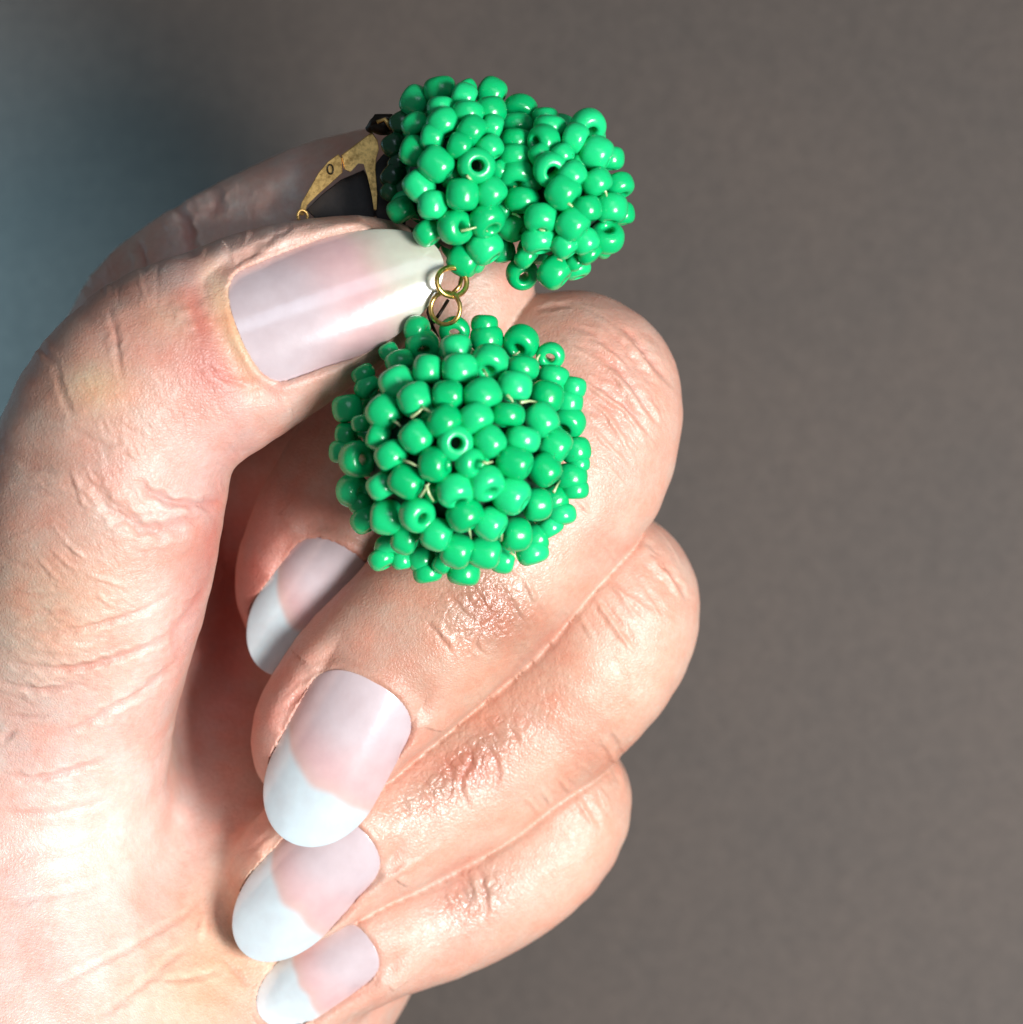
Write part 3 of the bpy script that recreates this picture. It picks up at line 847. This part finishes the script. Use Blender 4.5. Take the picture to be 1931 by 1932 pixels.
# lower ball: x, y in a magnified grid, axis angle (image, clockwise from right), tilt towards the viewer, size, shape
LOW = [(680,165,10,20,.85,0),(715,270,75,42,1,3),(930,175,95,55,.9,3),(940,290,85,5,.98,0),(1130,130,92,0,.86,1),(1145,225,92,5,1,0),(1375,250,115,38,1.05,3),
(1570,340,110,55,.82,3),(490,310,60,0,.62,0),(560,375,70,10,.88,1),(320,460,60,0,.75,1),(345,545,45,15,.86,1),(545,520,60,5,1.1,0),(750,430,95,5,.96,2),(965,430,88,8,1.06,0),
(1165,380,100,35,1.05,3),(1385,420,95,5,1.0,1),(1590,480,98,8,1.0,1),(1725,550,100,0,.8,0),(1330,545,97,8,1.03,0),(1545,610,105,8,1.02,0),(1690,650,95,0,.9,0),(670,630,62,12,1.08,0),
(885,605,0,4,.98,2),(1115,605,62,12,1.12,0),(460,720,42,12,1.14,2),(865,780,45,10,1.1,0),(1070,755,60,12,1.04,0),(1285,735,92,6,1.05,1),(1510,765,55,8,1.06,2),
(1690,780,125,30,1.0,3),(215,690,80,0,.95,0),(310,790,80,0,.62,0),(420,880,20,0,.85,0),(205,870,0,10,.78,0),(675,880,48,0,1.08,2),(935,920,20,74,1.0,3),(1165,910,52,5,.98,2),
(1385,895,104,5,1.05,1),(1600,940,35,5,1.05,0),(1740,970,80,0,.95,0),(280,1030,0,42,1.1,3),(505,1005,60,8,1.0,0),(800,1065,4,20,1.08,0),(1035,1055,10,32,.9,3),(1330,1050,22,10,1.1,2),
(1530,1100,48,8,1.06,2),(1705,1150,95,8,1.0,0),(250,1240,8,32,1.02,3),(445,1205,60,0,.95,0),(605,1180,32,8,1.08,2),(935,1240,72,20,1.08,3),(1140,1190,62,28,1.06,3),(1310,1270,32,12,1.12,0),
(1480,1330,175,18,1.02,0),(1600,1300,150,10,.85,0),(1640,1400,82,5,.95,1),(340,1430,55,10,1.0,1),(475,1415,3,4,1.1,0),(680,1400,32,40,1.05,3),(1000,1400,60,8,1.12,0),(1170,1460,32,8,1.02,0),
(1340,1530,178,18,1.0,0),(1470,1560,160,0,.9,0),(600,1560,20,5,.95,0),(810,1530,20,5,1.0,0),(505,1630,85,38,.95,3),(450,1690,60,10,.9,1),(945,1640,20,3,1.08,0),(1130,1650,12,5,1.06,2),
(1250,1700,10,0,.85,0),(1450,1650,72,4,1.04,1),(710,1690,60,0,.9,0),(750,1785,80,0,.9,1),(990,1790,98,5,1.04,1),(1570,1480,60,0,.85,1),(1735,1230,90,0,.85,1),
(180,980,90,0,.8,0),(1760,1060,90,0,.7,1),(1600,560,90,0,.7,1),(850,1720,30,0,.7,0),(300,1330,40,0,.7,0),(580,1700,80,0,.7,0),(1080,1020,60,30,.7,0),(1240,970,30,0,.6,0),(790,1250,30,30,.6,0),(780,740,60,0,.7,0)]
CL = P(866, 853, -128)
def low_uv(x, y): return (600 + x * .2848) / 1.0078, (580 + y * .2848) / 1.0078
cu, cv = 866, 853
RA, RB, RC = 200.0, 212.0, 202.0
bead_sites_low = []
for k, (x, y, an, ti, sc, sh) in enumerate(LOW):
    u, v = low_uv(x, y)
    rho2 = ((u - cu) / RA) ** 2 + ((v - cv) / RB) ** 2
    small = sc < .75
    dd = -RC * math.sqrt(max(0, 1 - rho2)) if rho2 < 1 else 12
    d = -128 + dd * (0.84 if small else 1.0)
    p = P(u, v, d)
    bead_sites_low.append((p, k))
    place_bead(p, ax_from(an, ti), sc * .975, BM[sh])
# far side of the ball
ga = math.pi * (3 - math.sqrt(5))
for i in range(150):
    y = 1 - 2 * (i + .5) / 150; r = math.sqrt(1 - y * y); th = ga * i
    q = np.array([math.cos(th) * r, y, math.sin(th) * r])
    if q[1] < 0.3: continue
    p = CL + q * np.array([RA - 8, RC - 14, RB - 8])
    rv = Vector((random.gauss(0, 1), random.gauss(0, 1), random.gauss(0, 1))); rv -= rv.dot(Vector(q)) * Vector(q)
    place_bead(p, rv, .97)

UP = [(690,200,30,5,1.0,0),(820,140,80,0,.98,0),(945,180,20,0,.9,0),(1090,155,30,5,1.0,0),(825,235,90,5,.9,1),(965,262,92,5,.98,1),(1085,250,80,5,1.0,0),(1240,250,100,35,1.05,3),
(1370,285,90,0,.85,1),(1395,335,95,0,1.0,1),(1595,335,62,38,1.08,3),(1530,395,20,10,.92,0),(1220,325,90,5,1.05,1),(835,315,60,8,1.0,0),(985,355,40,5,.98,0),(1095,335,20,0,.78,0),(690,325,60,10,.85,0),
(780,390,10,0,.86,0),(680,460,20,5,.95,0),(925,435,20,5,.86,0),(1080,445,60,5,.86,0),(800,530,40,5,1.12,2),(1010,540,20,72,1.08,3),(1220,410,92,5,1.04,1),(1215,492,92,5,1.08,1),(1365,415,170,32,1.0,3),
(1228,595,92,28,1.1,3),(1400,560,62,52,1.05,3),(1640,475,30,5,1.12,0),(1715,500,90,0,.85,0),(1510,590,50,0,.95,0),(1640,625,60,0,.95,0),(1755,645,70,15,.92,3),(710,645,50,0,1.02,2),
(938,690,92,0,1.12,2),(780,745,92,0,.98,2),(1085,680,50,0,.98,0),(1250,720,96,6,1.1,1),(1465,675,40,8,1.1,0),(1715,760,92,6,1.05,0),(1590,765,80,0,.92,0),(615,770,60,0,.88,0),
(900,862,4,38,1.06,3),(1065,825,60,22,1.08,3),(1200,855,30,20,.95,0),(1350,815,90,18,1.02,0),(1515,845,40,8,1.04,0),(1695,915,275,38,1.0,3),(755,890,50,10,.9,0),(1055,965,50,8,1.1,0),
(1340,930,80,8,1.08,1),(1475,955,50,5,.9,0),(1580,935,60,0,.85,0),(1605,1000,50,0,.78,1),(945,1035,28,10,1.08,2),(1150,990,80,0,.8,0),(1275,1010,40,0,.88,1),(1250,1105,62,48,.98,3),
(1420,1095,40,8,1.1,0),(1530,1040,40,0,.6,0),(1775,790,80,0,.8,0),(1350,480,60,0,.8,0),(880,300,60,0,.6,0),(870,600,60,0,.65,0),(1010,620,10,0,.7,0),(1130,560,60,0,.7,0),(1300,640,60,0,.65,0),(1150,770,40,0,.7,0),(1430,760,40,0,.65,0),(850,780,40,0,.7,0),(1000,900,40,0,.6,0),(1460,480,60,0,.75,0),(1560,520,60,0,.7,0),(1420,880,60,0,.65,0),(960,130,60,0,.6,0)]
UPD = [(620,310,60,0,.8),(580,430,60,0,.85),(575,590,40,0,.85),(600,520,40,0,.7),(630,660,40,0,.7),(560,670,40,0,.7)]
def up_uv(x, y): return (540 + x * .3625) / 1.0078, (120 + y * .3625) / 1.0078
ELL = [(*up_uv(935, 590), 125, 172, 150), (*up_uv(1475, 690), 112, 155, 150)]
DU = -45.0
def up_depth(u, v):
    best = 15.0
    for (eu, ev, ra, rb, rc) in ELL:
        rho2 = ((u - eu) / ra) ** 2 + ((v - ev) / rb) ** 2
        if rho2 < 1: best = min(best, -rc * math.sqrt(1 - rho2))
    return best
for (x, y, an, ti, sc, sh) in UP:
    u, v = up_uv(x, y); dd = up_depth(u, v)
    if sc < .75: dd = dd * .8 + 10
    place_bead(P(u, v, DU + dd), ax_from(an, ti), sc * .97, BM[sh])
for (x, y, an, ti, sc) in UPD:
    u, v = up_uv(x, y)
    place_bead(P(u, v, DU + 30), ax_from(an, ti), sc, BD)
# side and back beads of the upper cluster
for (eu, ev, ra, rb, rc) in ELL:
    c = P(eu, ev, DU)
    for i in range(70):
        y = 1 - 2 * (i + .5) / 70; r = math.sqrt(1 - y * y); th = ga * i
        q = np.array([math.cos(th) * r, y, math.sin(th) * r])
        if q[1] < 0.25: continue
        p = c + q * np.array([ra - 10, 110, rb - 10])
        other = ELL[0] if eu > ELL[0][0] else ELL[1]
        oc = P(other[0], other[1], DU)
        if (((p - oc) / np.array([other[2] - 10, 110, other[3] - 10])) ** 2).sum() < .8: continue
        place_bead(p, (random.gauss(0, 1), .1, random.gauss(0, 1)), .95)

def ellipsoid(name, c, r, mat, n=20):
    v = []; f = []
    for i in range(n + 1):
        ph = math.pi * i / n
        for j in range(2 * n):
            th = math.pi * j / n
            v.append(local(c + np.array([r[0] * math.sin(ph) * math.cos(th), r[1] * math.sin(ph) * math.sin(th), r[2] * math.cos(ph)])))
    for i in range(n):
        for j in range(2 * n):
            f.append((i * 2 * n + j, i * 2 * n + (j + 1) % (2 * n), (i + 1) * 2 * n + (j + 1) % (2 * n), (i + 1) * 2 * n + j))
    me = mesh_py(name, v, f)
    return link(name, me, mat, earring)
ellipsoid('core', CL, (RA - 32, RC - 32, RB - 32), M_CORE)
ellipsoid('core', P(ELL[0][0], ELL[0][1], DU), (98, 108, 142), M_CORE)
ellipsoid('core', P(ELL[1][0], ELL[1][1], DU), (86, 108, 122), M_CORE)

def tube(name, pts, r, mat, parent=earring, closed=False, seg=10, taper=False, flat=1.0):
    pts = [np.asarray(p, float) for p in pts]; n = len(pts)
    v = []; f = []
    prev = None
    for i in range(n):
        a = pts[(i - 1) % n] if (closed or i > 0) else pts[i]
        b = pts[(i + 1) % n] if (closed or i < n - 1) else pts[i]
        t = b - a; t /= np.linalg.norm(t) + 1e-9
        if prev is None:
            up = np.array([0, -1, 0.2]) if abs(t[1]) < .9 else np.array([1, 0, 0.])
        else: up = prev
        s = np.cross(t, up); s /= np.linalg.norm(s) + 1e-9; up = np.cross(s, t); prev = up
        rr = r * (1 - .6 * i / (n - 1)) if taper else r
        for k in range(seg):
            th = 2 * math.pi * k / seg
            v.append(local(pts[i] + (s * math.cos(th) + up * math.sin(th) * flat) * rr))
    m = n if closed else n - 1
    for i in range(m):
        for k in range(seg):
            a0 = i * seg + k; a1 = i * seg + (k + 1) % seg; b0 = ((i + 1) % n) * seg + k; b1 = ((i + 1) % n) * seg + (k + 1) % seg
            f.append((a0, a1, b1, b0))
    if not closed:
        f.append(tuple(range(seg))[::-1]); f.append(tuple((n - 1) * seg + k for k in range(seg)))
    return link(name, mesh_py(name, v, f), mat, parent)

def ring(name, c, r1, r2, rot, tilt_y, rw, mat, gap=0.0):
    pts = []
    n = 48
    for i in range(n):
        a = 2 * math.pi * i / n
        x, z = r1 * math.cos(a), r2 * math.sin(a)
        xr, zr = x * math.cos(rot) - z * math.sin(rot), x * math.sin(rot) + z * math.cos(rot)
        pts.append(c + np.array([xr, tilt_y[0] * xr + tilt_y[1] * zr, zr]))
    return tube(name, pts, rw, mat, closed=True)
ring('jump_ring', P(853, 532, -128), 27, 27, 0.4, (0.75, 0.25), 5.0, M_GOLD)
ring('jump_ring', P(841, 582, -132), 27, 30, 0.1, (-0.35, 0.1), 4.2, M_GOLD)
tube('wire_loop', [P(812, 566, -70), P(808, 590, -78), P(815, 612, -80), P(826, 635, -60)], 3.4, M_TARNISH)
tube('wire_loop', [P(846, 566, -60), P(830, 592, -66), P(816, 612, -66), P(806, 632, -50)], 3.4, M_TARNISH)
tube('wire_loop', [P(866, 500, -40), P(872, 520, -66), P(868, 540, -78), P(852, 556, -80)], 4.2, M_GOLD)

# threads: short glints of nylon between the beads
def low_p(x, y, lift=22):
    u, v = low_uv(x, y); rho2 = ((u - cu) / RA) ** 2 + ((v - cv) / RB) ** 2
    return P(u, v, -128 - (RC + lift) * math.sqrt(max(0.02, 1 - rho2)))
def up_p(x, y, lift=22):
    u, v = up_uv(x, y); return P(u, v, DU + up_depth(u, v) - lift)
for pl in [((1120,430),(1145,470),(1150,520)),((640,750),(690,715),(725,680)),((700,670),(760,710),(805,745)),((525,775),(550,790),(570,810)),((1280,600),(1310,630),(1320,650)),((1370,650),(1430,640),(1500,650)),
           ((590,1035),(640,1055),(690,1080)),((700,1280),(735,1230),(760,1190)),((1620,1060),(1640,1100),(1650,1110)),((1590,1250),(1610,1210),(1635,1170)),((1020,1470),(1030,1510),(1040,1560)),
           ((1240,1570),(1245,1520),(1255,1480)),((1370,1290),(1390,1300),(1415,1305)),((1320,340),(1345,325),(1365,310)),((1475,380),(1485,350),(1500,330)),((740,1200),(760,1260),(790,1310)),((1120,1050),(1150,1055),(1185,1045)),((1300,1650),(1330,1670),(1345,1700))]:
    tube('thread', [low_p(*q) for q in pl], 3.2, M_THREAD, seg=7, taper=True)
for pl in [((930,880),(980,870),(1030,855)),((1020,860),(1050,870),(1070,885)),((960,590),(975,605),(985,612)),((1205,650),(1230,660),(1250,662)),((1295,465),(1310,480),(1320,495)),((1680,660),(1690,680),(1695,700)),
           ((1490,735),(1505,745),(1515,755)),((1200,790),(1220,795),(1240,810)),((1340,870),(1355,878),(1370,880)),((1435,1025),(1450,1030),(1460,1040))]:
    tube('thread', [up_p(*q) for q in pl], 3.2, M_THREAD, seg=7, taper=True)

# clip
def plate(name, poly, d, th, mat, parent=earring, slope=(0, 0), bevel=2.0):
    pts = [up_uv(x, y) for x, y in poly]
    c = np.mean(pts, 0)
    n = len(pts); v = []; f = []
    ins = lambda p, k: c + (np.array(p) - c) * (1 - k / max(30, np.linalg.norm(np.array(p) - c)))
    def dz(p): return d + slope[0] * (p[0] - c[0]) + slope[1] * (p[1] - c[1])
    for (k, o) in ((bevel, 0), (0, bevel), (0, th - bevel), (bevel, th)):
        for p in pts:
            q = ins(p, k); v.append(local(P(q[0], q[1], dz(q) + o)))
    f.append(tuple(range(n)))
    for L_ in range(3):
        for i in range(n):
            f.append((L_ * n + i, (L_ + 1) * n + i, (L_ + 1) * n + (i + 1) % n, L_ * n + (i + 1) % n))
    f.append(tuple(3 * n + i for i in range(n))[::-1])
    return link(name, mesh_py(name, v, f), mat, parent, smooth=False)
lever = plate('clip_lever', [(78,800),(92,735),(130,668),(185,572),(235,515),(285,478),(306,500),(308,575),(250,628),(180,690),(122,748),(104,800)], 55, 11, M_BRASS, slope=(-.15, 0))
plate('clip_bracket', [(302,483),(380,425),(462,362),(492,405),(500,450),(486,500),(482,560),(492,690),(488,772),(474,772),(462,690),(438,590),(418,528),(388,525),(345,572),(318,558)], 48, 11, M_BRASS)
plate('clip_paddle', [(118,770),(200,690),(300,612),(420,560),(470,640),(490,800),(380,850),(200,850)], 100, 12, M_DARK)  # dark paddle, its near-black also painting the shaded gap around it
plate('clip_base', [(455,560),(520,480),(600,440),(640,600),(640,860),(520,860),(470,780)], 70, 16, M_DARK)
ev = local(P(*up_uv(245, 558), 50)) - np.zeros(3)
ring('rivet', P(*up_uv(245, 558), 50), 5.5, 9, 0.1, (-.15, 0), 1.5, M_TARNISH)
ellipsoid('hinge', P(*up_uv(525, 325), 40), (30, 22, 20), M_TARNISH, 12)
tube('hinge_pin', [P(*up_uv(450, 350), 45), P(*up_uv(490, 290), 22), P(*up_uv(560, 290), 22), P(*up_uv(600, 330), 40)], 9, M_TARNISH)
tube('hinge_pin', [P(*up_uv(490, 310), 16), P(*up_uv(530, 295), 12), P(*up_uv(565, 345), 14)], 4, M_BRASS)
ring('spring_loop', P(*up_uv(100, 805), 50), 9, 12, .2, (.5, 0), 3, M_BRASS)
